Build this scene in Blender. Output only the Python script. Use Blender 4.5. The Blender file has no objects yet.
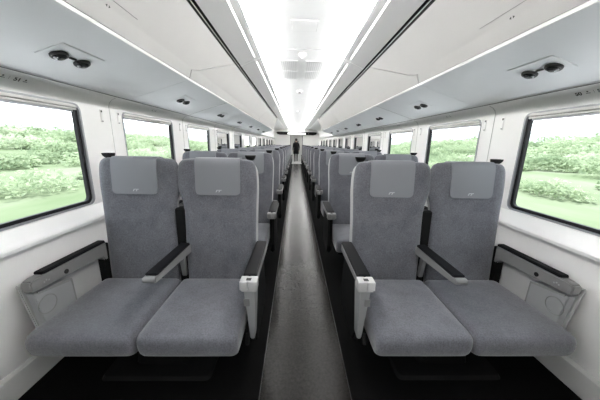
import bpy, bmesh, math, random
from mathutils import Vector, Matrix, noise
random.seed(7)
SC = bpy.context.scene
COL = SC.collection
H = 1.28                     # camera height above the floor
PITCH = 1.1727               # seat row pitch = window pitch
Y0, Y1 = -1.3, 16.0          # ends of the saloon
NROW = 12

# ------------------------------------------------------------------ materials
def new_mat(name):
    m = bpy.data.materials.new(name); m.use_nodes = True
    nt = m.node_tree; b = nt.nodes['Principled BSDF']
    return m, nt, b
def plain(name, col, rough=0.5, spec=0.5, metal=0.0, var=0.03, scale=6.0, bump=0.0, bscale=200.0):
    m, nt, b = new_mat(name)
    b.inputs['Roughness'].default_value = rough
    b.inputs['Specular IOR Level'].default_value = spec
    b.inputs['Metallic'].default_value = metal
    tc = nt.nodes.new('ShaderNodeTexCoord')
    nz = nt.nodes.new('ShaderNodeTexNoise'); nz.inputs['Scale'].default_value = scale; nz.inputs['Detail'].default_value = 3
    nt.links.new(tc.outputs['Object'], nz.inputs['Vector'])
    mx = nt.nodes.new('ShaderNodeMix'); mx.data_type = 'RGBA'
    mx.inputs['A'].default_value = (*[c*(1-var) for c in col], 1)
    mx.inputs['B'].default_value = (*[min(1, c*(1+var)) for c in col], 1)
    nt.links.new(nz.outputs['Fac'], mx.inputs['Factor'])
    nt.links.new(mx.outputs['Result'], b.inputs['Base Color'])
    if bump:
        n2 = nt.nodes.new('ShaderNodeTexNoise'); n2.inputs['Scale'].default_value = bscale; n2.inputs['Detail'].default_value = 2
        nt.links.new(tc.outputs['Object'], n2.inputs['Vector'])
        bp = nt.nodes.new('ShaderNodeBump'); bp.inputs['Strength'].default_value = bump; bp.inputs['Distance'].default_value = 0.002
        nt.links.new(n2.outputs['Fac'], bp.inputs['Height']); nt.links.new(bp.outputs['Normal'], b.inputs['Normal'])
    return m
def glow(name, col, strength):
    m, nt, b = new_mat(name)
    b.inputs['Base Color'].default_value = (.9, .9, .9, 1)
    b.inputs['Emission Color'].default_value = (*col, 1)
    b.inputs['Emission Strength'].default_value = strength
    return m
def fabric(name, col):
    m, nt, b = new_mat(name)
    b.inputs['Roughness'].default_value = 0.95
    b.inputs['Specular IOR Level'].default_value = 0.15
    b.inputs['Sheen Weight'].default_value = 0.35
    b.inputs['Sheen Roughness'].default_value = 0.5
    tc = nt.nodes.new('ShaderNodeTexCoord')
    n1 = nt.nodes.new('ShaderNodeTexNoise'); n1.inputs['Scale'].default_value = 9; n1.inputs['Detail'].default_value = 6; n1.inputs['Roughness'].default_value = .7
    n2 = nt.nodes.new('ShaderNodeTexNoise'); n2.inputs['Scale'].default_value = 160; n2.inputs['Detail'].default_value = 2
    for n in (n1, n2): nt.links.new(tc.outputs['Object'], n.inputs['Vector'])
    ad = nt.nodes.new('ShaderNodeMath'); ad.operation = 'MULTIPLY_ADD'; ad.inputs[1].default_value = .55; 
    nt.links.new(n2.outputs['Fac'], ad.inputs[0])
    ml = nt.nodes.new('ShaderNodeMath'); ml.operation = 'MULTIPLY'; ml.inputs[1].default_value = .45
    nt.links.new(n1.outputs['Fac'], ml.inputs[0]); nt.links.new(ml.outputs[0], ad.inputs[2])
    rp = nt.nodes.new('ShaderNodeValToRGB')
    rp.color_ramp.elements[0].position = .32; rp.color_ramp.elements[0].color = (*[c*.62 for c in col], 1)
    rp.color_ramp.elements[1].position = .68; rp.color_ramp.elements[1].color = (*[c*1.40 for c in col], 1)
    nt.links.new(ad.outputs[0], rp.inputs['Fac']); nt.links.new(rp.outputs['Color'], b.inputs['Base Color'])
    bp = nt.nodes.new('ShaderNodeBump'); bp.inputs['Strength'].default_value = .35; bp.inputs['Distance'].default_value = .003
    nt.links.new(n2.outputs['Fac'], bp.inputs['Height']); nt.links.new(bp.outputs['Normal'], b.inputs['Normal'])
    return m
def greenery(name, dark, mid, light, s1=.5, s2=2.5):
    m, nt, b = new_mat(name)
    b.inputs['Roughness'].default_value = 1; b.inputs['Specular IOR Level'].default_value = 0
    tc = nt.nodes.new('ShaderNodeTexCoord')
    mp = nt.nodes.new('ShaderNodeMapping'); mp.inputs['Scale'].default_value = (1, .4, 1.2)
    nt.links.new(tc.outputs['Object'], mp.inputs['Vector'])
    n1 = nt.nodes.new('ShaderNodeTexNoise'); n1.inputs['Scale'].default_value = s1; n1.inputs['Detail'].default_value = 5; n1.inputs['Roughness'].default_value = .6
    nt.links.new(mp.outputs['Vector'], n1.inputs['Vector'])
    rp = nt.nodes.new('ShaderNodeValToRGB'); e = rp.color_ramp.elements
    e[0].position = .36; e[0].color = (*dark, 1); e[1].position = .64; e[1].color = (*light, 1)
    x = rp.color_ramp.elements.new(.5); x.color = (*mid, 1)
    nt.links.new(n1.outputs['Fac'], rp.inputs['Fac']); nt.links.new(rp.outputs['Color'], b.inputs['Base Color'])
    return m

M = {}
M['wall'] = plain('white_wall_laminate', (.85, .845, .835), .45, .4)
M['ceiling'] = plain('white_ceiling_panel', (.86, .86, .85), .5, .3)
M['bin_face'] = plain('warm_grey_bin_panel', (.36, .355, .345), .5, .4)
M['bin_under'] = plain('cool_grey_bin_underside', (.88, .89, .90), .5, .4)
M['lip'] = plain('white_lip_trim', (.88, .88, .87), .35, .5)
M['light_panel'] = plain('grey_light_panel', (.60, .60, .595), .4, .5)
M['seam'] = plain('grey_joint', (.22, .22, .22), .7, .2)
M['seam_light'] = plain('pale_joint', (.48, .48, .47), .7, .2)
M['gap'] = plain('black_gap', (.015, .015, .015), .8, .1)
M['fabric'] = fabric('grey_seat_fabric', (.098, .100, .114))
M['leather'] = plain('grey_headrest_leatherette', (.155, .16, .175), .5, .4, bump=.15, bscale=300)
M['shell'] = plain('pale_grey_seat_shell', (.40, .40, .40), .4, .5)
M['armgrey'] = plain('light_grey_armrest_plastic', (.17, .17, .17), .4, .5)
M['trayplastic'] = plain('silver_grey_tray_plastic', (.25, .255, .26), .35, .5)
M['black'] = plain('black_soft_plastic', (.007, .007, .007), .6, .12)
M['pad'] = plain('black_armrest_pad', (.007, .007, .008), .5, .10)
M['darkmetal'] = plain('dark_painted_metal', (.006, .006, .006), .7, .1)
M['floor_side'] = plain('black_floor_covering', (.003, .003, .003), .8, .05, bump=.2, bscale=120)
M['silver'] = plain('brushed_aluminium_frame', (.36, .37, .39), .4, .5, metal=.4)
M['gasket'] = plain('black_rubber_gasket', (.012, .012, .014), .55, .3)
M['sill'] = plain('white_sill', (.94, .94, .935), .35, .5)
M['blind'] = plain('pale_blind_box', (.66, .65, .63), .5, .4)
M['mark'] = plain('dark_print', (.05, .05, .05), .6, .2)
M['mark_soft'] = plain('grey_print', (.30, .30, .30), .6, .2)
M['logo'] = plain('white_print', (.36, .37, .38), .5, .3)
M['lens'] = plain('dark_lens', (.02, .022, .022), .15, .6)
M['lensring'] = plain('dark_ring', (.02, .02, .02), .35, .5)
M['bulk'] = plain('white_bulkhead', (.78, .78, .76), .5, .4)
M['grille'] = plain('pale_grille', (.74, .74, .73), .5, .3)
M['skirt'] = plain('grey_skirting', (.50, .50, .49), .5, .4)
M['cove'] = glow('cove_diffuser', (1, .99, .98), 29)
M['strip'] = glow('light_strip', (1, .99, .97), 4.5)
M['vestfill'] = glow('vestibule_fill_glow', (1, 1, 1), 6)  # glow of the fill light added in the vestibule
M['screen'] = glow('display_screen', (1, 1, 1), .8)
M['cloth'] = plain('black_clothing', (.010, .010, .011), .9, .1)
M['skin'] = plain('skin', (.50, .36, .29), .55, .4)
M['hair'] = plain('black_hair', (.02, .018, .016), .6, .3)
M['grass'] = greenery('meadow_grass', (.115, .15, .085), (.145, .175, .11), (.18, .20, .145), .3)
M['shrub'] = greenery('shrub_leaves', (.24, .31, .19), (.36, .43, .28), (.47, .53, .39), .35)
m = M['shrub']; nt = m.node_tree; b = nt.nodes['Principled BSDF']
tl = nt.nodes.new('ShaderNodeBsdfTranslucent'); mx = nt.nodes.new('ShaderNodeMixShader'); mx.inputs['Fac'].default_value = .45
src = b.inputs['Base Color'].links[0].from_socket
nt.links.new(src, tl.inputs['Color']); nt.links.new(b.outputs[0], mx.inputs[1]); nt.links.new(tl.outputs[0], mx.inputs[2])
nt.links.new(mx.outputs[0], nt.nodes['Material Output'].inputs['Surface'])
M['bounce'] = plain('pale_bounce_ballast', (.72, .72, .715), .9, .1, var=.15, scale=12)  # pale reflector colour, added to throw daylight up through the windows
M['hill'] = greenery('hazy_far_hills', (.25, .27, .265), (.27, .29, .285), (.29, .31, .305), .05)  # distance haze mixed into the hill colours as pale grey

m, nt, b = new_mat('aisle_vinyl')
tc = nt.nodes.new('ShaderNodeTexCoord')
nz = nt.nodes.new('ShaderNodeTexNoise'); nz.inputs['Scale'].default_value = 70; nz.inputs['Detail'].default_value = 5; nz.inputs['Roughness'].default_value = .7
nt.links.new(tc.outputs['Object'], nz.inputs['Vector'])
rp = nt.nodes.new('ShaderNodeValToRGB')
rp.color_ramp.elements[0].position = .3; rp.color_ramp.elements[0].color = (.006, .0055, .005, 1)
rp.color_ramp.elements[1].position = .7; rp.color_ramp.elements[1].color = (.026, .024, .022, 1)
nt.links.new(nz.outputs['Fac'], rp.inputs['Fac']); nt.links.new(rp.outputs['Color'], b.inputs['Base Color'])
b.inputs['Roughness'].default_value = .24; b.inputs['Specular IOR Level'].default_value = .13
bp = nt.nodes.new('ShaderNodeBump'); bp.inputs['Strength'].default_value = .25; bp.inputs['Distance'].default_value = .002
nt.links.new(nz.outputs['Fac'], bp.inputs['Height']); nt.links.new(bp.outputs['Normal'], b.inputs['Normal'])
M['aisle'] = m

m, nt, b = new_mat('window_glass')
nt.nodes.remove(b)
tr = nt.nodes.new('ShaderNodeBsdfTransparent'); tr.inputs['Color'].default_value = (.975, .98, .98, 1)
gl = nt.nodes.new('ShaderNodeBsdfGlossy'); gl.inputs['Roughness'].default_value = .02
lw = nt.nodes.new('ShaderNodeLayerWeight'); lw.inputs['Blend'].default_value = .06
mx = nt.nodes.new('ShaderNodeMixShader')
nt.links.new(lw.outputs['Fresnel'], mx.inputs['Fac']); nt.links.new(tr.outputs[0], mx.inputs[1]); nt.links.new(gl.outputs[0], mx.inputs[2])
nt.links.new(mx.outputs[0], nt.nodes['Material Output'].inputs['Surface'])
M['glass'] = m

# ------------------------------------------------------------------ mesh helpers
def W(p): return Vector((p[0], p[1], p[2] + H))       # z measured from the eye level -> world
def obj(name, bm, mat, parent=None, smooth=False, loc=None):
    bmesh.ops.recalc_face_normals(bm, faces=bm.faces)
    me = bpy.data.meshes.new(name); bm.to_mesh(me); bm.free()
    if smooth:
        for p in me.polygons: p.use_smooth = True
    o = bpy.data.objects.new(name, me); COL.objects.link(o)
    me.materials.append(mat)
    if parent is not None: o.parent = parent
    if loc is not None: o.location = loc
    return o
def autosmooth(o, ang=35):
    me = o.data
    bm = bmesh.new(); bm.from_mesh(me)
    for f in bm.faces: f.smooth = True
    a = math.radians(ang)
    for e in bm.edges:
        if len(e.link_faces) == 2 and e.calc_face_angle(0) > a: e.smooth = False
    bm.to_mesh(me); bm.free()
    return o
def box(bm, x0, x1, y0, y1, z0, z1):
    v = [bm.verts.new((x, y, z)) for z in (z0, z1) for y in (y0, y1) for x in (x0, x1)]
    for f in ((0,2,3,1), (4,5,7,6), (0,1,5,4), (2,6,7,3), (0,4,6,2), (1,3,7,5)):
        bm.faces.new([v[i] for i in f])
def rbox(bm, x0, x1, y0, y1, z0, z1, r=.006, seg=2):
    b2 = bmesh.new(); box(b2, min(x0,x1), max(x0,x1), min(y0,y1), max(y0,y1), min(z0,z1), max(z0,z1))
    bmesh.ops.recalc_face_normals(b2, faces=b2.faces)
    bmesh.ops.bevel(b2, geom=b2.edges[:], offset=r, segments=seg, affect='EDGES', profile=.5)
    join(bm, b2)
def join(bm, b2):
    mp = {v: bm.verts.new(v.co) for v in b2.verts}
    for f in b2.faces: bm.faces.new([mp[v] for v in f.verts])
    b2.free()
def loft(bm, loops, cap=True, close=True):
    vs = [[bm.verts.new(p) for p in lp] for lp in loops]
    n = len(vs[0])
    for a, b_ in zip(vs, vs[1:]):
        for i in range(n if close else n-1):
            j = (i+1) % n
            bm.faces.new((a[i], a[j], b_[j], b_[i]))
    if cap:
        bm.faces.new(vs[0]); bm.faces.new(vs[-1])
    return vs
def extrude_y(bm, prof, ya, yb, closed=False):
    """prof: list of (x,z rel eye)"""
    loops = [[W((x, y, z)) for x, z in prof] for y in (ya, yb)]
    loft(bm, loops, cap=closed, close=closed)
def tube(bm, pts, r, n=6):
    pts = [Vector(p) for p in pts]; loops = []
    for i, p in enumerate(pts):
        t = (pts[min(i+1, len(pts)-1)] - pts[max(i-1, 0)]).normalized()
        a = t.cross(Vector((.3, .2, .93))).normalized(); c = t.cross(a)
        loops.append([p + r*(math.cos(2*math.pi*k/n)*a + math.sin(2*math.pi*k/n)*c) for k in range(n)])
    loft(bm, loops)
def lathe(bm, prof, c, axis=Vector((0,0,1)), n=20):
    """prof: list of (radius, height along axis)"""
    axis = axis.normalized(); a = axis.orthogonal().normalized(); b_ = axis.cross(a)
    loops = [[Vector(c) + axis*h + r*(math.cos(2*math.pi*k/n)*a + math.sin(2*math.pi*k/n)*b_) for k in range(n)] for r, h in prof]
    loft(bm, loops)
def rrect(cx, cy, hw, hh, r, n=5):
    """rounded rectangle, ccw; r scalar or 4 (tr, tl, bl, br)"""
    if not isinstance(r, (tuple, list)): r = (r,)*4
    out = []
    for (sx, sy), rr, a0 in zip(((1,1), (-1,1), (-1,-1), (1,-1)), r, (0, 90, 180, 270)):
        for k in range(n+1):
            a = math.radians(a0 + 90*k/n)
            out.append((cx + sx*(hw-rr) + rr*math.cos(a), cy + sy*(hh-rr) + rr*math.sin(a)))
    return out
def prism_x(bm, poly, x0, x1, bev=0.0):
    """poly (y,z rel) extruded along x"""
    b2 = bmesh.new()
    loft(b2, [[W((x, y, z)) for y, z in poly] for x in (x0, x1)])
    if bev:
        bmesh.ops.recalc_face_normals(b2, faces=b2.faces)
        ed = [e for e in b2.edges if len(e.link_faces) == 2 and e.calc_face_angle(0) > .6]
        bmesh.ops.bevel(b2, geom=ed, offset=bev, segments=2, affect='EDGES')
    join(bm, b2)
def tag(o, label=None, cat=None, group=None, kind=None):
    if label: o['label'] = label
    if cat: o['category'] = cat
    if group: o['group'] = group
    if kind: o['kind'] = kind
    return o
def empty(name, loc):
    o = bpy.data.objects.new(name, None); COL.objects.link(o); o.location = loc
    o.empty_display_size = .1
    return o
def S(name, bm, mat, parent=None, sm=None):
    o = obj(name, bm, mat, parent)
    if sm: autosmooth(o, sm)
    if parent is None: o['kind'] = 'structure'
    return o
def shift(bm, v):
    for q in bm.verts: q.co -= v
def part(name, bm, mat, parent, origin, smooth=False, sm=None):
    """mesh given in world coordinates, parented to a thing whose base is at `origin`"""
    shift(bm, Vector(origin))
    o = obj(name, bm, mat, parent, smooth)
    if sm: autosmooth(o, sm)
    return o
def copy_tree(o, parent=None):
    c = o.copy(); COL.objects.link(c)
    if parent is not None: c.parent = parent
    for ch in list(o.children): copy_tree(ch, c)
    return c
ORD = ['first', 'second', 'third', 'fourth', 'fifth', 'sixth', 'seventh', 'eighth', 'ninth', 'tenth', 'eleventh', 'twelfth', 'thirteenth', 'fourteenth']
SIDE = {-1: 'left', 1: 'right'}

# ------------------------------------------------------------------ setting: floor
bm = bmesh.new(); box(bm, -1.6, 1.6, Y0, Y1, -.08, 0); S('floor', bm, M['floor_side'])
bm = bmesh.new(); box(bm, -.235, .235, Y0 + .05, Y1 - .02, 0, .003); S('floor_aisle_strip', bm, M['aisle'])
bm = bmesh.new()
for s in (-1, 1): box(bm, s*.2375-.0025, s*.2375+.0025, Y0 + .05, Y1 - .02, 0, .004)
S('trim_aisle_edge', bm, M['lensring'])

# ------------------------------------------------------------------ setting: side walls with window openings
WZ0, WZ1 = -.413, .215        # window opening (rel)
WHALF = .40                   # half length of opening
WY = lambda k: 1.635 - WHALF + k*PITCH      # window centre
KWIN = list(range(-1, 12))
SEAMY = lambda k: 1.885 + k*PITCH
XW = 1.40
def wall(s):
    bm = bmesh.new()
    # lower wall
    extrude_y(bm, [(s*1.475, -H), (s*1.465, -1.12), (s*1.425, -.80), (s*XW, -.60), (s*XW, WZ0)], Y0, Y1)
    # upper cove
    extrude_y(bm, [(s*XW, WZ1), (s*XW, .235), (s*1.392, .258), (s*1.372, .278), (s*1.345, .290), (s*1.315, .2985)], Y0, Y1)
    # band with rounded holes
    for k in KWIN:
        yc = WY(k); ca, cb = yc - PITCH/2, yc + PITCH/2
        if k == KWIN[-1]: cb = Y1
        if k == KWIN[0]: ca = Y0
        zc = (WZ0+WZ1)/2; hh = (WZ1-WZ0)/2; n = 6; r = .045
        hole = rrect(yc, zc, WHALF, hh, r, n); out = []
        i = 0
        for (sx, sy), first in zip(((1,1), (-1,1), (-1,-1), (1,-1)), ('v', 'h', 'v', 'h')):
            ey = cb if sx > 0 else ca; ez = WZ1 if sy > 0 else WZ0
            for q in range(n+1):
                y, z = hole[i]; i += 1
                f = q/n
                vert = (f <= .5) if first == 'v' else (f >= .5)
                if q == n//2: out.append((ey, ez))
                elif vert: out.append((ey, z))
                else: out.append((y, ez))
        vo = [bm.verts.new(W((s*XW, y, z))) for y, z in out]; vh = [bm.verts.new(W((s*XW, y, z))) for y, z in hole]
        vr = [bm.verts.new(W((s*(XW+.033), y, z))) for y, z in hole]
        N = len(vo)
        for a in range(N):
            b_ = (a+1) % N
            for fc in ((vo[a], vo[b_], vh[b_], vh[a]), (vh[a], vh[b_], vr[b_], vr[a])):
                try: bm.faces.new(fc)
                except ValueError: pass
    bmesh.ops.remove_doubles(bm, verts=bm.verts, dist=.0005)
    bmesh.ops.dissolve_degenerate(bm, edges=bm.edges, dist=.0003)
    # outer skin so that no daylight leaks round the panels
    sk = [(s*1.56, -H), (s*1.56, WZ0-.03)]
    extrude_y(bm, sk, Y0, Y1)
    extrude_y(bm, [(s*1.50, .245), (s*1.50, 1.15), (s*.2, 1.15)], Y0, Y1)
    extrude_y(bm, [(s*1.50, .245), (s*1.40, .217)], Y0, Y1)
    w = S('wall_' + SIDE[s], bm, M['wall'], sm=40)
    for k in range(0, 12):
        bm = bmesh.new(); y = SEAMY(k)
        tube(bm, [W((s*(XW-.0003), y+.0, -.50)), W((s*(XW-.0003), y, .232)), W((s*1.391, y, .258)), W((s*1.371, y, .279)), W((s*1.344, y, .291))], .0028)
        obj('panel_joint', bm, M['seam_light'], w)
    # ledge below the windows
    bm = bmesh.new()
    extrude_y(bm, [(s*(XW+.07), WZ0-.02), (s*(XW+.005), WZ0-.004), (s*(XW-.006), WZ0-.006), (s*(XW-.042), WZ0-.075), (s*(XW-.045), WZ0-.085), (s*(XW-.040), WZ0-.104), (s*(XW+.01), WZ0-.108)], Y0+.01, Y1-.01, closed=True)
    S('trim_sill_' + SIDE[s], bm, M['sill'])
    bm = bmesh.new()
    extrude_y(bm, [(s*1.480, -H), (s*1.448, -H), (s*1.440, -1.16), (s*1.444, -1.145), (s*1.462, -1.135), (s*1.48, -1.13)], Y0+.01, Y1-.01, closed=True)
    S('baseboard_' + SIDE[s], bm, M['skirt'], sm=40)
    # dark joint where the wall meets the bin underside
    bm = bmesh.new(); tube(bm, [W((s*1.322, Y0+.01, .2965)), W((s*1.322, 9.0, .2965))], .003); S('trim_cornice_' + SIDE[s], bm, M['seam'])
    return w
WALLS = {s: wall(s) for s in (-1, 1)}

wn = 0
for s in (-1, 1):
    for k in KWIN:
        wn += 1
        yc = WY(k); zc = (WZ0+WZ1)/2; hh = (WZ1-WZ0)/2
        root = empty(f'window_{wn}', (s*XW, yc, zc+H)); root['kind'] = 'structure'
        org = root.location
        def ring(hw0, hh0, r0, hw1, hh1, r1, xa, xb, zo=0):
            b2 = bmesh.new()
            A = rrect(yc, zc+zo, hw0, hh0, r0); B = rrect(yc, zc+zo, hw1, hh1, r1)
            lp = [[W((s*x, y, z)) for y, z in L] for L, x in ((A, xb), (A, xa), (B, xa), (B, xb))]
            loft(b2, lp, cap=False); return b2
        part('window_frame', ring(WHALF-.001, hh-.001, .044, WHALF-.012, hh-.010, .038, XW-.003, XW+.013), M['silver'], root, org, sm=30)
        part('window_gasket', ring(WHALF-.010, hh-.008, .037, WHALF-.032, hh-.028, .03, XW+.010, XW+.030), M['gasket'], root, org, sm=30)
        bm = bmesh.new(); rbox(bm, s*(XW-.002), s*(XW+.020), yc-WHALF+.012, yc+WHALF-.012, WZ1+H-.004, WZ1+H-.026, .004)
        rbox(bm, s*(XW+.004), s*(XW+.020), yc-WHALF+.02, yc+WHALF-.02, WZ1+H-.028, WZ1+H-.040, .004)
        part('blind_box', bm, M['blind'], root, org)
        bm = bmesh.new(); rbox(bm, s*(XW+.010), s*(XW+.018), yc-WHALF+.04, yc+WHALF-.04, WZ1+H-.040, WZ1+H-.052, .003)
        part('blind_rail', bm, M['silver'], root, org)
        g = rrect(yc, zc, WHALF-.03, hh-.025, .03)
        bm = bmesh.new(); bm.faces.new([bm.verts.new(W((s*(XW+.026), y, z))) for y, z in g])
        part('window_pane', bm, M['glass'], root, org)

# ------------------------------------------------------------------ setting: ceiling, light panels
CZ = 1.02
bm = bmesh.new()
extrude_y(bm, [(-.50, 1.013), (-.44, 1.016), (-.36, CZ), (0, CZ+.004), (.36, CZ), (.44, 1.016), (.50, 1.013)], Y0, Y1)
ceil = S('ceiling', bm, M['ceiling'])
bm = bmesh.new(); tube(bm, [W((x, 3.045, z)) for x, z in ((-.44, 1.016), (-.36, CZ), (.36, CZ), (.44, 1.016))], .0022)
obj('panel_joint', bm, M['seam_light'], ceil)
LP = [(.692, .842), (.688, .834), (.633, .861), (.55, .897), (.50, .917), (.468, .930), (.462, .936), (.466, .945)]
JOINTS = [Y0, -.47, 3.045, 6.56, 10.07, 13.58, Y1]
for s in (-1, 1):
    bm = bmesh.new()
    extrude_y(bm, [(s*x, z) for x, z in LP], Y0, Y1)
    lpn = S('ceiling_light_panel_' + SIDE[s], bm, M['light_panel'], sm=60)
    for y in JOINTS[1:-1]:
        bm = bmesh.new(); tube(bm, [W((s*x, y, z-.001)) for x, z in LP], .0035)
        obj('panel_joint', bm, M['lip'], lpn)
    # the dark gap above the bins and the backing board over it
    bm = bmesh.new(); extrude_y(bm, [(s*.732, .79), (s*.732, .862), (s*.688, .850)], Y0, 9.03); S('trim_gap_' + SIDE[s], bm, M['gap'])
    bm = bmesh.new(); tube(bm, [W((s*.703, Y0+.01, .818)), W((s*.703, 9.03, .818))], .003); S('trim_gap_bead_' + SIDE[s], bm, M['skirt'])
    # slanted ceiling over the last rows, where there is no bin
    bm = bmesh.new(); extrude_y(bm, [(s*.70, .83), (s*.95, .86), (s*1.22, .82), (s*1.38, .66), (s*1.43, .45), (s*1.40, .30), (s*1.33, .2955)], 9.06, Y1)
    S('ceiling_shoulder_' + SIDE[s], bm, M['ceiling'], sm=50)

# light fittings: cove diffusers and rows of slim strips
for s in (-1, 1):
    for a, b_ in zip(JOINTS, JOINTS[1:]):
        n = [j for j in JOINTS if j <= a+.01].__len__() - 1
        bm = bmesh.new()
        ya, yb = a+.006, b_-.006
        extrude_y(bm, [(s*.462, .947), (s*.446, 1.006), (s*.456, 1.010), (s*.472, .950)], ya, yb, closed=True)
        o = obj('cove_light', bm, M['cove'])
        where = ['last cove length behind the viewer', 'nearest cove length over the first two rows', 'second cove length, starting beside the ceiling grilles', 'third cove length', 'fourth cove length', 'farthest cove length, ending at the display board'][n]
        tag(o, f'glowing white {where}, {SIDE[s]} of the ceiling', 'ceiling light', 'cove lights along the ceiling')
idx = {-1: 0, 1: 0}
for s in (-1, 1):
    for a, b_ in zip(JOINTS, JOINTS[1:]):
        n = max(1, round((b_-a-.1)/.68)); L = (b_-a-.16)/n
        for k in range(n):
            y_a = a+.08 + k*L + .02; y_b = a+.08 + (k+1)*L - .02
            if y_b < .4: continue
            bm = bmesh.new()
            extrude_y(bm, [(s*.520, .9058), (s*.5265, .9030), (s*.5283, .9068), (s*.5218, .9096)], y_a, y_b, closed=True)
            o = obj('light_strip', bm, M['strip']); i = idx[s]; idx[s] += 1
            nm = ORD[i] if i < 14 else {14:'fifteenth',15:'sixteenth',16:'seventeenth',17:'eighteenth',18:'nineteenth',19:'twentieth',20:'twenty-first',21:'twenty-second',22:'twenty-third',23:'twenty-fourth',24:'twenty-fifth',25:'twenty-sixth'}[i]
            tag(o, f'slim bright light strip, {nm} from the camera in the {SIDE[s]} row', 'light strip', f'light strips in the {SIDE[s]} light panel')

# ------------------------------------------------------------------ overhead bins
FACE = [(.862, .448), (.852, .470), (.836, .53), (.802, .615), (.757, .71), (.709, .796)]
def face_pt(t):                # t 0..1 along the aisle face
    f = t*(len(FACE)-1); i = min(int(f), len(FACE)-2); q = f-i
    return FACE[i][0]*(1-q)+FACE[i+1][0]*q, FACE[i][1]*(1-q)+FACE[i+1][1]*q
def seam_dy(t):                # the door end runs back as it climbs, with a rounded lower corner
    if t < .2: return 0.0
    u = (t-.2)/.8
    return .05*min(1, u*8)**.5 + .80*u
T = [.095, .30, .355, .360, .366, .374, .385, .40, .42, .45, .5, .6, .7, .8, .9, 1.0]
def t_of(z): return max(0.0, min(1.0, (z-.448)/(.796-.448)))
def slant_loft(bm, prof, ya, yb, sa, sb, s):
    """closed profile run along the coach; sa/sb say whether that end follows the slanted door seam"""
    ends = []
    for y, sl in ((ya, sa), (yb, sb)):
        ends.append([W((s*x, y + (seam_dy(t_of(z)) if sl else 0), z)) for x, z in prof])
    loft(bm, ends)
def under_z(x): return .4445 + (x-.868)*(.3005-.4445)/(1.318-.868)
for s in (-1, 1):
    for bi, (a, b_) in enumerate([(-1.29, 2.0), (2.0, 5.51), (5.51, 9.04)]):
        name_l = ['nearest pale overhead luggage bin, with a small arrow pictogram', 'second overhead luggage bin from the camera', 'farthest overhead luggage bin, short of the end wall'][bi]
        root = empty('overhead_bin', (s*1.05, a, .30+H)); tag(root, f'{name_l}, {SIDE[s]} of the aisle', 'luggage bin', 'overhead luggage bins')
        org = root.location
        sa, sb = bi > 0, bi < 2
        bm = bmesh.new()
        core = [(.89, .455), (.870, .478)] + [(face_pt(t)[0]+.0125, face_pt(t)[1]+.001) for t in T[:-1]] + [(.745, .80), (.80, .87), (1.0, .98), (1.30, .90), (1.38, .75), (1.39, .45), (1.335, .315)]
        slant_loft(bm, core, a+.025, b_-.025, sa, sb, s)
        part('bin_body', bm, M['seam'], root, org)
        bm = bmesh.new()
        slant_loft(bm, [(.868, under_z(.868)), (1.318, under_z(1.318)), (1.318, .3115), (.868, .451)], a+.0015, b_-.0015, False, False, s)
        us = part('bin_underside', bm, M['bin_under'], root, org)
        for y in JOINTS:
            if a < y < b_:
                bm = bmesh.new(); tube(bm, [W((s*x, y, under_z(x)-.0001)) for x in (.872, 1.1, 1.316)], .0022)
                part('panel_joint', bm, M['seam_light'], us, org)
        bm = bmesh.new()
        slant_loft(bm, [(.8685, .4425), (.862, .4435), (.8580, .4515), (.8572, .4560), (.8600, .4568), (.8685, .452)], a+.001, b_-.001, False, False, s)
        part('lip_trim', bm, M['lip'], root, org, sm=50)
        bm = bmesh.new(); rows = []
        for t in T:
            x, z = face_pt(t)
            yn = a + .007 + (seam_dy(t_of(z)) if sa else 0); yf = b_ - .007 + (seam_dy(t_of(z)) if sb else 0)
            rows.append([W((s*x, yn + (yf-yn)*q/6, z)) for q in range(7)] + [W((s*(x+.01), yn + (yf-yn)*(6-q)/6, z+.002)) for q in range(7)])
        loft(bm, rows)
        d = part('bin_door', bm, M['bin_face'], root, org, sm=50)
        if bi == 0:
            bm = bmesh.new(); x, z = face_pt(.47)
            tube(bm, [W((s*(x-.0005), .2, z)), W((s*(x-.0005), 1.345, z))], .0015)
            part('grip_joint', bm, M['seam'], d, org)
            bm = bmesh.new(); x, z = face_pt(.40)
            for q in (-1, 1):
                tri = [W((s*(x-.002-.003*dx), 1.165 + q*.004 + q*dy, z+.009*dx)) for dx, dy in ((-.6, 0), (.6, 0), (0, .010))]
                bm.faces.new([bm.verts.new(p) for p in tri])
            bmesh.ops.solidify(bm, geom=bm.faces[:], thickness=.001)
            part('arrow_pictogram', bm, M['mark'], d, org)

# reading-light units under the bins (one above every row)
UN = Vector((.322, 0, .947))
def under_pt(u, y, off=0):
    # underside between (1.05,.390) and (1.20,.3415)
    z = .390 + (u-1.05)*(.3415-.390)/.15
    return u, y, z - off
def make_light_unit(s):
    yb = 1.275
    org = W((s*1.10, yb, .37)); root = empty('reading_light_unit', org)
    bm = bmesh.new()
    loops = []
    for off, hw, hh in ((.0006, .118, .064), (.003, .118, .064), (.0045, .115, .061)):
        loops.append([W((s*u, y, under_z(u) - off)) for u, y in rrect(1.098, yb, hh, hw, .006, 2)])
    loft(bm, loops)
    part('plate', bm, M['bin_under'], root, org)
    nrm = Vector((-s*.3077, 0, -.9515))
    for q in (-1, 1):
        c = W((s*1.108, yb + q*.060, under_z(1.108) - .0075))
        bm = bmesh.new(); lathe(bm, [(.034, -.004), (.034, .004), (.031, .008), (.026, .008)], c, nrm, 24)
        lens = part('lamp', bm, M['lensring'], root, org, sm=40)
        bm = bmesh.new(); lathe(bm, [(.025, .004), (.024, .012), (.016, .017), (.006, .018)], c, nrm, 20)
        part('lens', bm, M['lens'], lens, org, sm=50)
    bm = bmesh.new(); c = W((s*1.10, yb, under_z(1.10)-.006)); rbox(bm, c.x-.006, c.x+.006, c.y-.018, c.y+.018, c.z-.006, c.z+.002, .003)
    part('switch', bm, M['lensring'], root, org)
    return root
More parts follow.
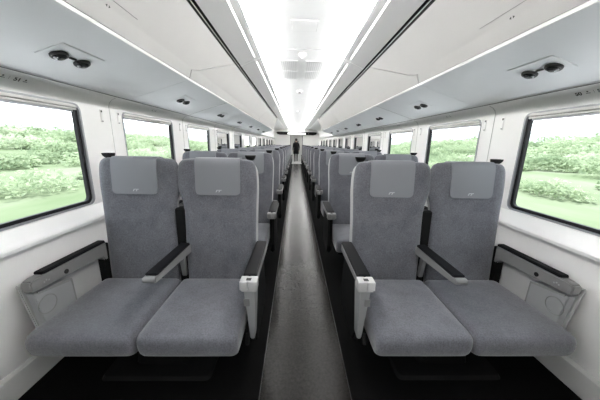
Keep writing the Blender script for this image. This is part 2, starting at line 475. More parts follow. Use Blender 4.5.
for s in (-1, 1):
    pr = make_light_unit(s)
    for k in range(7):
        o = pr if k == 0 else copy_tree(pr)
        o.location = Vector(pr.location) if k == 0 else Vector(pr.location) + Vector((0, PITCH*k, 0))
        tag(o, f'twin dark reading lights under the {SIDE[s]} bin, {ORD[k]} from the camera', 'reading light', 'reading lights under the bins')

# ------------------------------------------------------------------ double seats
def cushion_bm(cu, hw, y0, y1, zt, zb, s):
    bm = bmesh.new(); loops = []
    cy = (y0+y1)/2; hh = (y1-y0)/2
    def L(inset, z, dyf=0.0, crown=0.0):
        pts = rrect(cu, cy, hw-inset, hh-inset, (.03, .03, .035, .05), 5)
        out = []
        for u, y in pts:
            f = (y1-y)/(y1-y0)
            out.append(W((s*u, y + dyf*f, z)))
        return out
    loops += [L(.06, zb, .03), L(.015, zb, .02), L(.004, zb+.012, .012), L(.0, zb+.045, .003), L(0, zt-.04), L(.006, zt-.016), L(.02, zt-.003), L(.05, zt+.002), L(.10, zt+.004), L(.17, zt+.002)]
    loft(bm, loops)
    return bm
def xsec(cu, hm, hp, yf, th, s, z, bol, rear_r, n=10):
    """closed cross-section of a backrest at height z; front at yf, thickness th"""
    out = []
    for i in range(n+1):                       # front, inner to outer
        q = -1 + 2*i/n; a = abs(q)
        y = yf + .016 - bol*(a**2.2)*1.0 + (.022*max(0, a-.86)/.14)
        hw = hp if q > 0 else hm; out.append(W((s*(cu + hw*q*(1 - .02*max(0, a-.86)/.14)), y, z)))
    yb = yf + th
    ym = (yf + yb)/2 + .012
    out.append(W((s*(cu + hp), ym, z)))
    for i in range(n+1):
        q = 1 - 2*i/n; a = abs(q)
        y = yb - rear_r*(a**4)
        out.append(W((s*(cu + (hp if q > 0 else hm)*q), y, z)))
    out.append(W((s*(cu - hm), ym, z)))
    return out
def yfront(z): return 1.50 + (z + .88)*(.055/.78)
BACKROWS = [(-.95, .205, .8, .222), (-.94, .214, .95, .234), (-.90, .217, 1, .240), (-.75, .218, 1, .241), (-.60, .220, 1, .243), (-.45, .222, 1, .246), (-.385, .226, 1, .248), (-.345, .238, 1, .250), (-.31, .252, 1, .252), (-.27, .258, 1, .253), (-.21, .256, 1, .252), (-.16, .249, 1, .247), (-.135, .241, .98, .240), (-.118, .228, .92, .229), (-.108, .208, .8, .211), (-.104, .18, .62, .185)]
def backrest_bm(cu, s, th=.06, dy=0, grow=0.0, bol=.018, rear=.012, rows=BACKROWS, dz=0):
    bm = bmesh.new(); loops = []
    gap_plus = cu < .8
    for z, hg, ft, ho in rows:
        t = th*ft; yf = yfront(z) + dy + (th-t)*.5
        loops.append(xsec(cu, (ho if gap_plus else hg)+grow, (hg if gap_plus else ho)+grow, yf, t, s, z+dz, bol*ft, rear))
    loft(bm, loops); return bm
def headrest_bm(cu, s):
    bm = bmesh.new(); hw0 = .140
    path = []
    for z, hwk in ((-.328, .78), (-.326, .86), (-.320, .94), (-.310, .985), (-.295, 1), (-.25, 1.0), (-.20, 1), (-.15, 1), (-.125, 1)):
        path.append((yfront(z) - .004 + (.0 if z < -.15 else .004*(z+.15)/.025), z, hwk))
    path += [(yfront(-.1)+.006, -.106, 1), (yfront(-.1)+.018, -.0985, 1), (yfront(-.1)+.04, -.0965, 1), (yfront(-.1)+.075, -.0975, 1), (yfront(-.1)+.10, -.106, .97)]
    rows = []
    for y, z, k in path:
        r = []
        for i in range(9):
            q = -1 + 2*i/8
            r.append(W((s*(cu + hw0*k*q), y + .009 - .004*q*q, z)))
        rows.append(r)
    top = rows
    bot = [[p + Vector((0, .012, -.0)) if j < 9 else p + Vector((0, 0, -.010)) for p in r] for j, r in enumerate(rows)]
    loops = [a + b_[::-1] for a, b_ in zip(top, bot)]
    loft(bm, loops); return bm
def logo_bm(cu, s):
    bm = bmesh.new(); z0 = -.302; y = yfront(z0) + .0035
    def st(u0, zz0, u1, zz1, w):
        p = [W((cu*s + u0, y, z0+zz0)), W((cu*s + u0 + w, y, z0+zz0)), W((cu*s + u1 + w, y, z0+zz1)), W((cu*s + u1, y, z0+zz1))]
        loft(bm, [p, [q + Vector((0, .003, 0)) for q in p]])
    st(-.018, -.008, -.010, .007, .006); st(-.009, .003, -.008, .007, .014); st(.000, -.008, .008, .007, .006); st(.010, .003, .011, .007, .010)
    return bm
def handle_bm(u, s):
    bm = bmesh.new(); loops = []
    for z, hx, hy, dy in ((-.112, .016, .016, .008), (-.107, .023, .022, .005), (-.096, .030, .027, 0), (-.084, .034, .030, -.002), (-.079, .033, .029, -.002), (-.080, .024, .022, -.002)):
        loops.append([W((s*u + x, 1.622 + y + dy, z)) for x, y in rrect(0, 0, hx, hy, min(hx, hy)*.75, 4)])
    loft(bm, loops); return bm
def arm_body(bm, u0, u1, s, ya, yb, zt, zf, zr, r=.014):
    n = 5; poly = []
    for k in range(n+1):
        a = math.pi/2 + math.pi/2*k/n; poly.append((ya + r + r*math.cos(a), zt - r + r*math.sin(a)))
    for k in range(n+1):
        a = math.pi + math.pi/2*k/n; poly.append((ya + r + r*math.cos(a), zf + r + r*math.sin(a)))
    poly += [(yb, zr), (yb, zt)]
    prism_x(bm, poly, s*u0, s*u1, bev=.004)
def make_seat(s, tray=True):
    org = Vector((s*.82, 1.25, 0)); root = empty('double_seat', org)
    P = lambda n, bm, m, par=root, sm=None, smooth=False: part(n, bm, m, par, org, smooth, sm)
    for cu, hw, hu in ((.568, .243, .357), (1.066, .254, 1.258)):
        c = P('seat_cushion', cushion_bm(cu, hw, .968, 1.515, -.880, -1.008, s), M['fabric'], smooth=True)
        md = c.modifiers.new('sub', 'SUBSURF'); md.levels = 1; md.render_levels = 1
        bcu = .564 if cu < .8 else 1.056
        b = P('backrest', backrest_bm(bcu, s), M['fabric'], smooth=True)
        md = b.modifiers.new('sub', 'SUBSURF'); md.levels = 1; md.render_levels = 1
        P('back_shell', backrest_bm(bcu, s, th=.085, dy=.042, grow=.003, bol=0, rear=.03, rows=[(z-.026, h-.022, f, g) for z, h, f, g in BACKROWS]), M['shell'], b, smooth=True)
        h = P('headrest_cover', headrest_bm(bcu + (-.010 if cu < .8 else .014), s), M['leather'], b, sm=50)
        P('logo', logo_bm(bcu + (-.012 if cu < .8 else .012), s), M['logo'], b)
        P('grab_handle', handle_bm(hu, s), M['black'], b, sm=50)
    # centre armrest
    bm = bmesh.new(); arm_body(bm, .744, .810, s, 1.10, 1.53, -.653, -.684, -.712); a = P('armrest', bm, M['armgrey'], sm=40)
    bm = bmesh.new(); arm_body(bm, .747, .807, s, 1.125, 1.52, -.641, -.657, -.657, .007); P('armrest_pad', bm, M['pad'], a, sm=40)
    bm = bmesh.new(); prism_x(bm, [(1.48, -.69), (1.53, -.69), (1.545, -.88), (1.515, -.88)], s*.785, s*.815, .005); P('armrest_bracket', bm, M['armgrey'], a)
    # aisle armrest
    bm = bmesh.new(); arm_body(bm, .250, .318, s, 1.10, 1.56, -.655, -.688, -.70); a = P('armrest', bm, M['armgrey'], sm=40)
    bm = bmesh.new(); arm_body(bm, .252, .318, s, 1.115, 1.55, -.636, -.657, -.657, .009); P('armrest_pad', bm, M['pad'], a, sm=40)
    bm = bmesh.new(); rbox(bm, s*.243, s*.284, 1.055, 1.115, H-.643, H-.695, .005); rbox(bm, s*.288, s*.326, 1.055, 1.115, H-.643, H-.690, .005); rbox(bm, s*.25, s*.32, 1.062, 1.115, H-.645, H-.70, .004)
    P('armrest_end_cap', bm, M['shell' if tray else 'armgrey'], a, sm=40)
    bm = bmesh.new(); rbox(bm, s*.272, s*.296, 1.068, 1.09, H-.642, H-.640, .0008, 1); P('armrest_slot', bm, M['mark'], a)
    if tray:
        bm = bmesh.new()
        lo = [[W((s*u, y, z)) for u, y in ((u0, y0), (u1, y0), (u1, y1), (u0, y1))] for z, u0, u1, y0, y1 in ((-.985, .266, .284, 1.085, 1.14), (-.975, .263, .286, 1.08, 1.145), (-.70, .254, .308, 1.064, 1.17), (-.69, .254, .308, 1.064, 1.17))]
        loft(bm, lo); bmesh.ops.recalc_face_normals(bm, faces=bm.faces); bmesh.ops.bevel(bm, geom=bm.edges[:], offset=.004, segments=2, affect='EDGES')
        t = P('tray_housing', bm, M['trayplastic'], sm=40)
        bm = bmesh.new(); rbox(bm, s*.280, s*.308, 1.056, 1.064, H-.735, H-.775, .003); P('tray_latch', bm, M['armgrey'], t)
    bm = bmesh.new(); prism_x(bm, [(1.16, -.685), (1.52, -.685), (1.58, -.98), (1.55, -1.10), (1.20, -1.10), (1.14, -1.0)], s*.268, s*.312, .012); P('side_frame_or_shade', bm, M['darkmetal'])
    bm = bmesh.new(); lathe(bm, [(.010, 0), (.010, .05), (.007, .055)], W((s*.30, 1.09, -.955)), Vector((0, -.4, -1)), 10); P('recline_pedal', bm, M['darkmetal'])
    # window armrest unit
    x0, x1 = 1.294, 1.344
    bm = bmesh.new()
    poly = [(1.053, -.668), (1.06, -.655), (1.09, -.648), (1.53, -.648), (1.53, -.765), (1.505, -.765), (1.49, -.735), (1.40, -.728), (1.26, -.724), (1.10, -.715), (1.065, -.712), (1.055, -.705)]
    prism_x(bm, poly, s*x0, s*x1, .006); a = P('window_armrest', bm, M['armgrey'], sm=40)
    bm = bmesh.new(); arm_body(bm, x0+.004, x1, s, 1.12, 1.53, -.634, -.652, -.652, .008); P('armrest_pad', bm, M['pad'], a, sm=40)
    bm = bmesh.new(); lathe(bm, [(.0125, -.002), (.0125, .0025), (.009, .003)], W((s*x0, 1.235, -.693)), Vector((-s, 0, 0)), 16); P('recline_button', bm, M['gap'], a)
    bm = bmesh.new()
    for yy, zz in ((1.112, -.690), (1.124, -.684), (1.136, -.690)): rbox(bm, s*(x0-.001), s*(x0+.003), yy, yy+.008, H+zz, H+zz+.008, .0005, 1)
    P('armrest_pictogram', bm, M['mark_soft'], a)
    bm = bmesh.new()
    poly = [(1.065, -.720), (1.10, -.724), (1.23, -.741), (1.245, -.745)] + [(1.245 + .02*math.sin(math.radians(q)), -.765 + .02*math.cos(math.radians(q))) for q in (15, 45, 75, 90)] + [(1.265, -1.0), (1.10, -1.0)]
    prism_x(bm, poly, s*(x0+.006), s*(x1-.004), .003); t = P('tray_cover', bm, M['trayplastic'], sm=40)
    bm = bmesh.new(); c = W((s*(x0+.005), 1.115, -.805)); n = 28; R_ = .046
    pts = [c + Vector((0, R_*math.cos(2*math.pi*k/n), R_*math.sin(2*math.pi*k/n))) for k in range(n+1)]
    tube(bm, pts, .0022, 6); P('cup_holder_rim', bm, M['seam'], t)
    bm = bmesh.new(); prism_x(bm, [(1.08, -.716), (1.085, -.72), (1.262, -.750), (1.27, -.98), (1.265, -.98), (1.257, -.760), (1.08, -.73)], s*(x0+.003), s*(x0+.008)); P('tray_joint', bm, M['seam'], t)
    bm = bmesh.new(); prism_x(bm, [(1.05, -.67), (1.53, -.66), (1.53, -1.0), (1.10, -1.0)], s*(x1+.004), s*(x1+.020), .004); P('side_panel', bm, M['shell'])
    bm = bmesh.new(); prism_x(bm, [(1.50, -.66), (1.56, -.66), (1.56, -.98), (1.50, -.98)], s*1.296, s*1.345, .006); P('side_frame_or_shade', bm, M['darkmetal'])  # dark block standing in for shade in the gap beside the window backrest
    bm = bmesh.new(); prism_x(bm, [(1.545, -.42), (1.62, -.42), (1.60, -1.0), (1.535, -1.0)], s*.776, s*.838, .006); P('gap_shade_filler', bm, M['darkmetal'])  # dark filler standing in for the shade between the two backrests
    # underframe
    bm = bmesh.new()
    box(bm, s*.36, s*1.28, 1.06, 1.50, H-1.05, H-1.012); box(bm, s*.40, s*1.25, 1.16, 1.22, H-1.10, H-1.05); box(bm, s*.40, s*1.25, 1.40, 1.46, H-1.10, H-1.05); P('underframe', bm, M['darkmetal'])
    bm = bmesh.new()
    loft(bm, [[W((s*.82 + x, 1.31 + y, z)) for x, y in rrect(0, 0, a_, b_, .03, 3)] for z, a_, b_ in ((-H, .30, .20), (-H+.02, .29, .19), (-H+.03, .15, .12), (-1.10, .13, .10), (-1.09, .22, .16))])
    P('pedestal', bm, M['darkmetal'], sm=40)
    return root
for s in (-1, 1):
    first = make_seat(s); pr = make_seat(s, False)
    for k in range(NROW):
        o = first if k == 0 else pr if k == 1 else copy_tree(pr)
        if k: o.location = Vector((s*.82, 1.25 + k*PITCH, 0))
        if k == 0: lb = f'nearest grey double seat {SIDE[s]} of the aisle, shown whole with both cushions'
        elif k == NROW-1: lb = f'farthest grey double seat {SIDE[s]} of the aisle, beside the end wall'
        else: lb = f'grey double seat {SIDE[s]} of the aisle, in the {ORD[k]} row from the camera'
        tag(o, lb, 'train seat', 'grey double train seats')

# ------------------------------------------------------------------ small wall fittings
def coat_hook(s, y, lb):
    org = W((s*XW, y, .16)); root = empty('coat_hook', org)
    bm = bmesh.new(); rbox(bm, s*(XW-.006), s*(XW+.004), y-.008, y+.008, H+.118, H+.202, .0035); part('hook_plate', bm, M['wall'], root, org, sm=40)
    bm = bmesh.new(); rbox(bm, s*(XW-.0085), s*(XW-.004), y-.005, y+.005, H+.184, H+.198, .002); part('hook_tip', bm, M['mark'], root, org)
    bm = bmesh.new(); rbox(bm, s*(XW-.0085), s*(XW-.004), y-.006, y+.006, H+.122, H+.130, .002); part('hook_base', bm, M['mark_soft'], root, org)
    tag(root, lb, 'coat hook', 'coat hooks on the window pillars')
for s in (-1, 1):
    for k in range(3):
        for y, w in ((1.80, 'nearer'), (1.965, 'farther')):
            coat_hook(s, y + k*PITCH, f'slim coat hook on the {ORD[k]} {SIDE[s]} window pillar, {w} side of its joint')

def text_bm(body, size, depth=.0012):
    cu = bpy.data.curves.new('number', 'FONT'); cu.body = body; cu.size = size; cu.extrude = depth/2; cu.offset = .0012
    o = bpy.data.objects.new('number', cu); COL.objects.link(o)
    dg = bpy.context.evaluated_depsgraph_get(); dg.update()
    me = bpy.data.meshes.new_from_object(o.evaluated_get(dg)); b2 = bmesh.new(); b2.from_mesh(me)
    bpy.data.objects.remove(o); bpy.data.meshes.remove(me); bpy.data.curves.remove(cu)
    return b2
def seat_sign(s, row, items, lb, cat='seat number'):
    yb = 1.26 + row*PITCH
    # text lies on the sloping cove, reading along the viewer's left-to-right
    c0 = Vector((s*1.379, 0, .2735 + H)); tdir = Vector((0, -s, 0)); up = Vector((-s*.62, 0, .62)).normalized()
    up = Vector((-s*(1.392-1.372), 0, .02)).normalized(); nrm = tdir.cross(up)
    org = Vector((s*1.38, yb, .2735+H)); root = empty('seat_number_sign', org)
    Mx = Matrix((tdir, up, nrm)).transposed()
    def put(b2, y, dz=0, name='digits', mat=None):
        for v in b2.verts:
            v.co = Vector((c0.x, y, c0.z)) + nrm*.0012 + Mx @ (v.co + Vector((0, dz, 0)))
        part(name, b2, mat or M['mark'], root, org)
    for kind, y in items:
        if kind == 'person':      # seated-passenger pictogram: head dot, shoulders bar
            b2 = bmesh.new(); b3 = bmesh.new()
            lathe(b2, [(.0042, -.0006), (.0042, .0006)], Vector((0, .004, 0)), Vector((0, 0, 1)), 12)
            box(b2, -.010, .010, -.0075, -.0045, -.0006, .0006)
            put(b2, y + row*PITCH, 0, 'seat_pictogram', M['mark'])
        elif kind == 'bar':
            b2 = bmesh.new(); box(b2, -.0008, .0008, -.009, .009, -.0006, .0006); put(b2, y + row*PITCH, 0, 'divider', M['mark_soft'])
        else:
            put(text_bm(kind, .030), y + row*PITCH, -.0105, 'digits', M['mark'])
    tag(root, lb, cat, 'seat number signs')
seat_sign(-1, 0, [('person', 1.222), ('bar', 1.248), ('51', 1.268), ('person', 1.318)], 'small dark seat number 51 with pictograms above the near left window')
seat_sign(1, 0, [('50', 1.345), ('person', 1.288), ('bar', 1.262), ('5', 1.248)], 'small dark seat number 50 with pictogram above the near right window')
for s in (-1, 1):
    for k in (1, 2):
        yy = [('person', 1.235), ('bar', 1.26), ('person', 1.285)]
        seat_sign(s, k, yy, f'tiny seat pictograms above the {ORD[k]} window on the {SIDE[s]}')

# ------------------------------------------------------------------ ceiling fittings
org = W((0, 2.485, CZ)); root = empty('ceiling_hatch', org)
bm = bmesh.new(); rbox(bm, -.112, .112, 2.385, 2.588, H+CZ-.004, H+CZ+.01, .002); part('hatch_cover', bm, M['ceiling'], root, org)
bm = bmesh.new()
for a in ((-.116, -.112, 2.381, 2.592), (.112, .116, 2.381, 2.592), (-.116, .116, 2.381, 2.385), (-.116, .116, 2.588, 2.592)): box(bm, a[0], a[1], a[2], a[3], H+CZ-.003, H+CZ+.01)
part('hatch_rim', bm, M['grille'], root, org)
tag(root, 'square white hatch in the ceiling nearest the camera', 'hatch')
for x0, x1, nm in ((-.29, -.05, 'left'), (.05, .29, 'right')):
    org = W(((x0+x1)/2, 3.9, CZ)); root = empty('air_grille', org)
    bm = bmesh.new()
    box(bm, x0, x1, 3.44, 3.455, H+CZ-.004, H+CZ+.01); box(bm, x0, x1, 4.345, 4.36, H+CZ-.004, H+CZ+.01); box(bm, x0, x1, 3.89, 3.905, H+CZ-.004, H+CZ+.01)
    box(bm, x0, x0+.008, 3.44, 4.36, H+CZ-.004, H+CZ+.01); box(bm, x1-.008, x1, 3.44, 4.36, H+CZ-.004, H+CZ+.01); part('grille_frame', bm, M['ceiling'], root, org)
    bm = bmesh.new()
    n = 9
    for i in range(1, n): 
        x = x0 + (x1-x0)*i/n; box(bm, x-.006, x+.006, 3.45, 4.35, H+CZ-.003, H+CZ+.008)
    part('slats', bm, M['grille'], root, org)
    tag(root, f'pale slatted air grille in the ceiling, {nm} of its centre line', 'air grille', 'ceiling air grilles')
def dome(y, r, lb, name, cat, dark):
    org = W((0, y, CZ)); root = empty(name, org)
    bm = bmesh.new(); lathe(bm, [(r, .012), (r, -.012), (r*.85, -.022), (r*.5, -.024)], org, Vector((0, 0, 1)), 24); part('housing', bm, M['ceiling'], root, org, sm=40)
    bm = bmesh.new(); lathe(bm, [(r*.48, -.020), (r*.45, -.034), (r*.3, -.043), (r*.1, -.046)], org, Vector((0, 0, 1)), 20); part('dome', bm, M['lens'] if dark else M['grille'], root, org, sm=60)
    tag(root, lb, cat)
dome(3.20, .045, 'small white smoke detector on the ceiling before the air grilles', 'smoke_detector', 'smoke detector', False)
dome(5.29, .06, 'small dark dome camera on the ceiling behind the air grilles', 'ceiling_camera', 'camera', True)
dome(8.41, .045, 'tiny pale ceiling sensor far down the coach', 'ceiling_sensor', 'sensor', False)

# ------------------------------------------------------------------ end walls, doorway, display board
DX0, DX1, DZ = -.40, .38, .48
bm = bmesh.new()
for a in ((-1.56, DX0, -H, 1.15), (DX1, 1.56, -H, 1.15), (DX0, DX1, DZ, 1.15)): box(bm, a[0], a[1], Y1, Y1+.08, a[2]+H, a[3]+H)
S('wall_end', bm, M['bulk'])
bm = bmesh.new(); box(bm, -1.6, 1.6, Y0-.06, Y0, 0, 1.15+H); S('wall_near', bm, M['bulk'])
bm = bmesh.new()
for a in ((DX0-.0, DX0+.045, -H, DZ), (DX1-.045, DX1, -H, DZ)): box(bm, a[0], a[1], Y1-.015, Y1+.095, a[2]+H+.004, a[3]+H)
S('trim_door_frame', bm, M['seam'])
# vestibule behind the doorway
bm = bmesh.new(); box(bm, -1.2, 1.2, Y1+.08, Y1+4.0, -.08, 0); S('floor_vestibule', bm, M['skirt'])
bm = bmesh.new(); box(bm, -1.2, -1.14, Y1+.08, Y1+4.0, 0, H+.85); box(bm, 1.14, 1.2, Y1+.08, Y1+4.0, 0, H+.85); S('wall_vestibule_sides', bm, M['bulk'])
bm = bmesh.new(); box(bm, -1.2, 1.2, Y1+4.0, Y1+4.06, 0, H+.85); S('wall_vestibule_end', bm, M['bulk'])
bm = bmesh.new(); box(bm, -1.2, 1.2, Y1+.08, Y1+4.06, H+.85, H+.90); S('ceiling_vestibule', bm, M['ceiling'])
bm = bmesh.new(); rbox(bm, -.35, .35, Y1+3.96, Y1+3.998, .005, H+.42, .01); dr = S('door_1', bm, M['grille'])
bm = bmesh.new(); rbox(bm, -.17, .17, Y1+3.952, Y1+3.962, H+.02, H+.20, .004); obj('door_window', bm, M['seam'], dr)
bm = bmesh.new(); rbox(bm, .24, .26, Y1+3.93, Y1+3.97, H-.35, H-.15, .004); obj('door_handle', bm, M['silver'], dr)
bm = bmesh.new(); rbox(bm, -.30, .30, Y1+1.0, Y1+2.2, H+.80, H+.846, .005); o = obj('vestibule_fill_light', bm, M['vestfill']); tag(o, 'added square fill light, unseen above the vestibule beyond the end doorway', 'ceiling light')  # out-of-view lamp added to brighten the vestibule behind the doorway

org = W((0, Y1-.06, .66)); root = empty('display_board', org)
bm = bmesh.new()
top, lo = .70, .52
outl = [(-1.27, .645), (-1.22, .69), (-1.10, top), (1.10, top), (1.22, .69), (1.27, .645), (1.20, .555), (1.05, lo), (-1.05, lo), (-1.20, .555)]
loft(bm, [[W((x, y, z)) for x, z in outl] for y in (Y1-.12, Y1-.001)])
part('board_housing', bm, M['black'], root, org)
bm = bmesh.new(); rbox(bm, -.57, .56, Y1-.128, Y1-.118, H+.54, H+.645, .003); part('screen', bm, M['screen'], root, org)
bm = bmesh.new(); lathe(bm, [(.022, 0), (.022, .012), (.012, .014)], W((.72, Y1-.12, .595)), Vector((0, -1, 0)), 12); part('indicator', bm, M['seam_light'], root, org)
tag(root, 'wide black display board with white screen above the end doorway', 'display')

# ------------------------------------------------------------------ person in the doorway
def person(x, y, z0, hgt, yaw):
    k = hgt/1.75
    body = bpy.data.meshes.new('person'); 
    J = {}; V = []; E = []; R = []
    def add(n, p, r, parent=None):
        J[n] = len(V); V.append(tuple(c*k for c in p)); R.append(r*k)
        if parent: E.append((J[parent], J[n]))
    add('pelvis', (0, 0, .95), .135); add('waist', (0, .005, 1.09), .125, 'pelvis'); add('chest', (0, .01, 1.28), .15, 'waist'); add('shoul', (0, .0, 1.42), .11, 'chest')
    add('neck', (0, -.005, 1.51), .055, 'shoul'); add('head0', (0, -.02, 1.585), .082, 'neck'); add('head1', (0, -.015, 1.66), .092, 'head0'); add('head2', (0, -.01, 1.71), .06, 'head1')
    add('nose', (0, -.105, 1.625), .014, 'head0')
    for q, n in ((-1, 'l'), (1, 'r')):
        st = .17*q
        add(n+'ear', (.088*q, -.005, 1.625), .018, 'head0')
        add(n+'sh', (.19*q, .0, 1.40), .068, 'shoul'); add(n+'el', (.25*q, .03 + st*.2, 1.12), .048, n+'sh'); add(n+'wr', (.25*q, -.07 + st*.35, .90), .032, n+'el')
        add(n+'palm', (.248*q, -.095 + st*.35, .83), .030, n+'wr')
        for f, (dx, dy, l) in enumerate(((-.024, -.012, .07), (-.008, -.016, .08), (.008, -.014, .075), (.022, -.008, .06))):
            add(f'{n}f{f}a', (.248*q + dy, -.105 + st*.35 + dx, .83-l*.6), .009, n+'palm'); add(f'{n}f{f}b', (.248*q + dy*1.4 - .01*q, -.112 + st*.35 + dx, .83-l*1.15), .008, f'{n}f{f}a')
        add(n+'th', (.232*q, -.135 + st*.35, .815), .010, n+'palm')
        add(n+'hip', (.09*q, 0, .90), .098, 'pelvis'); add(n+'kn', (.095*q, -.05 + st*.35, .50), .062, n+'hip'); add(n+'an', (.10*q, st*.8 + .02, .09), .042, n+'kn'); add(n+'he', (.10*q, st*.8 + .03, .045), .042, n+'an'); add(n+'to', (.11*q, st*.8 - .15, .035), .034, n+'he')
    body.from_pydata(V, E, []); o = bpy.data.objects.new('person', body); COL.objects.link(o)
    md = o.modifiers.new('skin', 'SKIN'); md.use_smooth_shade = True
    sv = body.skin_vertices[0].data
    for i, r in enumerate(R): sv[i].radius = (r, r)
    sv[0].use_root = True
    sb = o.modifiers.new('sub', 'SUBSURF'); sb.levels = 1; sb.render_levels = 1
    dg = bpy.context.evaluated_depsgraph_get(); dg.update()
    me = bpy.data.meshes.new_from_object(o.evaluated_get(dg)); o.modifiers.clear(); o.data = me; me.name = 'person'
    me.materials.clear(); me.materials.append(M['cloth']); me.materials.append(M['skin'])
    lowest = min(v.co.z for v in me.vertices)
    for v in me.vertices: v.co.z -= lowest
    for p in me.polygons:
        p.use_smooth = True; c = p.center/k
        if c.z > 1.50 or (abs(c.x) > .19 and c.z < .90 and c.z > .65): p.material_index = 1
    o.location = (x, y, z0); o.rotation_euler = (0, 0, yaw)
    bm = bmesh.new(); bmesh.ops.create_icosphere(bm, subdivisions=3, radius=1)
    for v in list(bm.verts):
        v.co = Vector((v.co.x*.107, v.co.y*.115 + .012, v.co.z*.115 + 1.685 - lowest/k))*k
    bmesh.ops.bisect_plane(bm, geom=bm.verts[:]+bm.edges[:]+bm.faces[:], plane_co=Vector((0, -.03, 1.66))*k, plane_no=Vector((0, -.75, -.65)).normalized(), clear_outer=True)
    obj('hair', bm, M['hair'], o, smooth=True)
    bm = bmesh.new(); lathe(bm, [(.215*k, .60*k), (.225*k, .64*k), (.205*k, .90*k), (.195*k, 1.05*k), (.20*k, 1.25*k), (.18*k, 1.38*k), (.08*k, 1.49*k)], Vector((0, 0, -lowest)), Vector((0, 0, 1)), 20)
    for v in bm.verts: v.co.y *= .78
    obj('jacket', bm, M['cloth'], o, smooth=True)
    tag(o, 'person in black clothes walking through the doorway at the far end', 'person')
person(-.02, Y1+2.1, 0.003, 1.60, math.pi + .12)

# ------------------------------------------------------------------ outside: meadow, undergrowth, hills
def terrain_z(ax, y):
    t = max(0, min(1, (ax-4)/40))
    return -1.9 + 2.6*t**1.1 + .5*noise.noise(Vector((ax*.12, y*.07, 3.1)))*min(1, (ax-1.9)/8)
for s in (-1, 1):
    bm = bmesh.new(); xs = [2.0, 3, 4, 5.5, 7, 9, 11, 13.5, 16, 19, 22, 26, 30, 35, 40, 48, 60]; ys = [-30 + 2.5*i for i in range(53)]
    g = [[bm.verts.new((s*x, y, terrain_z(x, y)+H)) for y in ys] for x in xs]
    for a, b_ in zip(g, g[1:]):
        for i in range(len(ys)-1): bm.faces.new((a[i], a[i+1], b_[i+1], b_[i]))
    b2 = bmesh.new(); extrude_y(b2, [(s*1.8, -2.0), (s*2.0, -1.80), (s*5.4, -1.78), (s*6.0, -2.2)], -30, 100); o = obj('bounce_track_bed_' + SIDE[s], b2, M['bounce']); o['kind'] = 'structure'  # unseen strip beside the coach, added to bounce daylight under the bins
    o = obj('meadow_ground_' + SIDE[s], bm, M['grass'], smooth=True); o['kind'] = 'structure'
    bm = bmesh.new(); rnd = random.Random(11 + s)
    for i in range(400):                     # leafy shrubs: clouds of small leaf sprays
        x = 8 + 34*rnd.random()**1.15; y = -16 + 84*rnd.random()
        r = (.35 + .65*rnd.random())*(.55 + x*.035); zt = terrain_z(x, y)
        lf = .045 + x*.0045
        for q in range(int(420 if x < 20 else 260)):
            d = Vector((rnd.gauss(0, 1), rnd.gauss(0, 1), rnd.gauss(0, 1))).normalized()
            rr = r*(.55 + .5*rnd.random())*(1 + .35*noise.noise(d*2 + Vector((i*3.7, 0, 0))))
            c = Vector((s*x + d.x*rr*1.1, y + d.y*rr*1.9, zt + H + .1*r + abs(d.z)*rr*.85))
            a = Vector((rnd.gauss(0, 1), rnd.gauss(0, 1), rnd.gauss(0, .6))).normalized(); b_ = a.orthogonal().normalized(); b_ = Matrix.Rotation(rnd.random()*6.28, 3, a) @ b_
            w_ = lf*(.7 + .8*rnd.random())
            bm.faces.new([bm.verts.new(c + a*w_*u_ + b_*w_*.6*v_) for u_, v_ in ((-1, 0), (-.1, -.8), (1, 0), (-.1, .8))])
    o = obj('undergrowth', bm, M['shrub']); tag(o, f'pale green shrubs and undergrowth passing outside the {SIDE[s]} windows', 'shrubs', kind='stuff')
    bm = bmesh.new(); rows = []
    for i in range(60):
        y = -60 + 5*i; hz = 6 + 3.5*noise.noise(Vector((y*.02, s*4.0, 0))) + 1.5*noise.noise(Vector((y*.07, s*7.0, 1)))
        rows.append([Vector((s*58, y, H-1)), Vector((s*66, y, H + hz*.5)), Vector((s*80, y, H + hz)), Vector((s*100, y, H-1))])
    loft(bm, rows, cap=False, close=False)
    o = obj('hills_' + SIDE[s], bm, M['hill'], smooth=True); o['kind'] = 'structure'

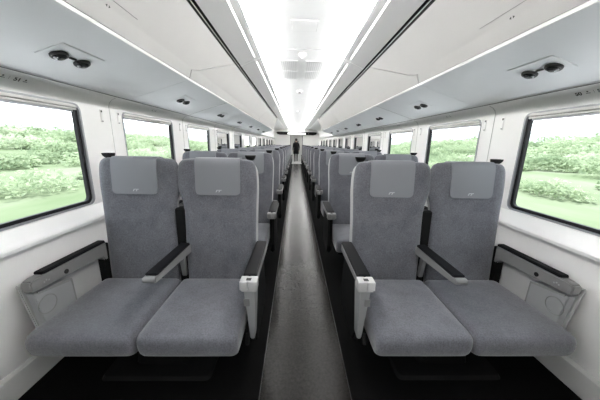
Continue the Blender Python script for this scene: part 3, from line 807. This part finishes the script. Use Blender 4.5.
w = bpy.data.worlds.new('sky'); SC.world = w; w.use_nodes = True; nt = w.node_tree
bg = nt.nodes['Background']; tc = nt.nodes.new('ShaderNodeTexCoord'); sp = nt.nodes.new('ShaderNodeSeparateXYZ'); rp = nt.nodes.new('ShaderNodeValToRGB')
nt.links.new(tc.outputs['Generated'], sp.inputs[0]); nt.links.new(sp.outputs['Z'], rp.inputs['Fac'])
rp.color_ramp.elements[0].position = .0; rp.color_ramp.elements[0].color = (.95, .98, 1, 1)
rp.color_ramp.elements[1].position = .6; rp.color_ramp.elements[1].color = (.78, .90, 1, 1)
nt.links.new(rp.outputs['Color'], bg.inputs['Color']); bg.inputs['Strength'].default_value = 2.4

sl = bpy.data.lights.new('sun', 'SUN'); sl.energy = 6.3; sl.angle = math.radians(15); so = bpy.data.objects.new('sun', sl); COL.objects.link(so); so.rotation_euler = (math.radians(-14), 0, 0); so.location = (0, 0, 30)
# ------------------------------------------------------------------ camera
f_px, pitch, yaw, roll, t = 247.04, .2248, .0215, .0175, -.0672
fw = Vector((math.sin(yaw)*math.cos(pitch), math.cos(yaw)*math.cos(pitch), -math.sin(pitch)))
r = Vector((math.cos(yaw), -math.sin(yaw), 0)); u = r.cross(fw)
r2 = math.cos(roll)*r + math.sin(roll)*u; u2 = -math.sin(roll)*r + math.cos(roll)*u
cd = bpy.data.cameras.new('camera'); cam = bpy.data.objects.new('camera', cd); COL.objects.link(cam)
mw = Matrix((r2, u2, -fw)).transposed().to_4x4(); mw.translation = Vector((t, 0, H))
cam.matrix_world = mw
cd.sensor_fit = 'HORIZONTAL'; cd.sensor_width = 36; cd.lens = 36*f_px/600; cd.clip_start = .05; cd.clip_end = 400
SC.camera = cam
SC.view_settings.view_transform = 'Standard'; SC.view_settings.look = 'None'; SC.view_settings.gamma = 1; SC.view_settings.use_curve_mapping = False
SC.view_settings.exposure = 0.55
SC.cycles.max_bounces = 10; SC.cycles.diffuse_bounces = 6; SC.cycles.transparent_max_bounces = 12
SC.cycles.caustics_reflective = False; SC.cycles.caustics_refractive = False
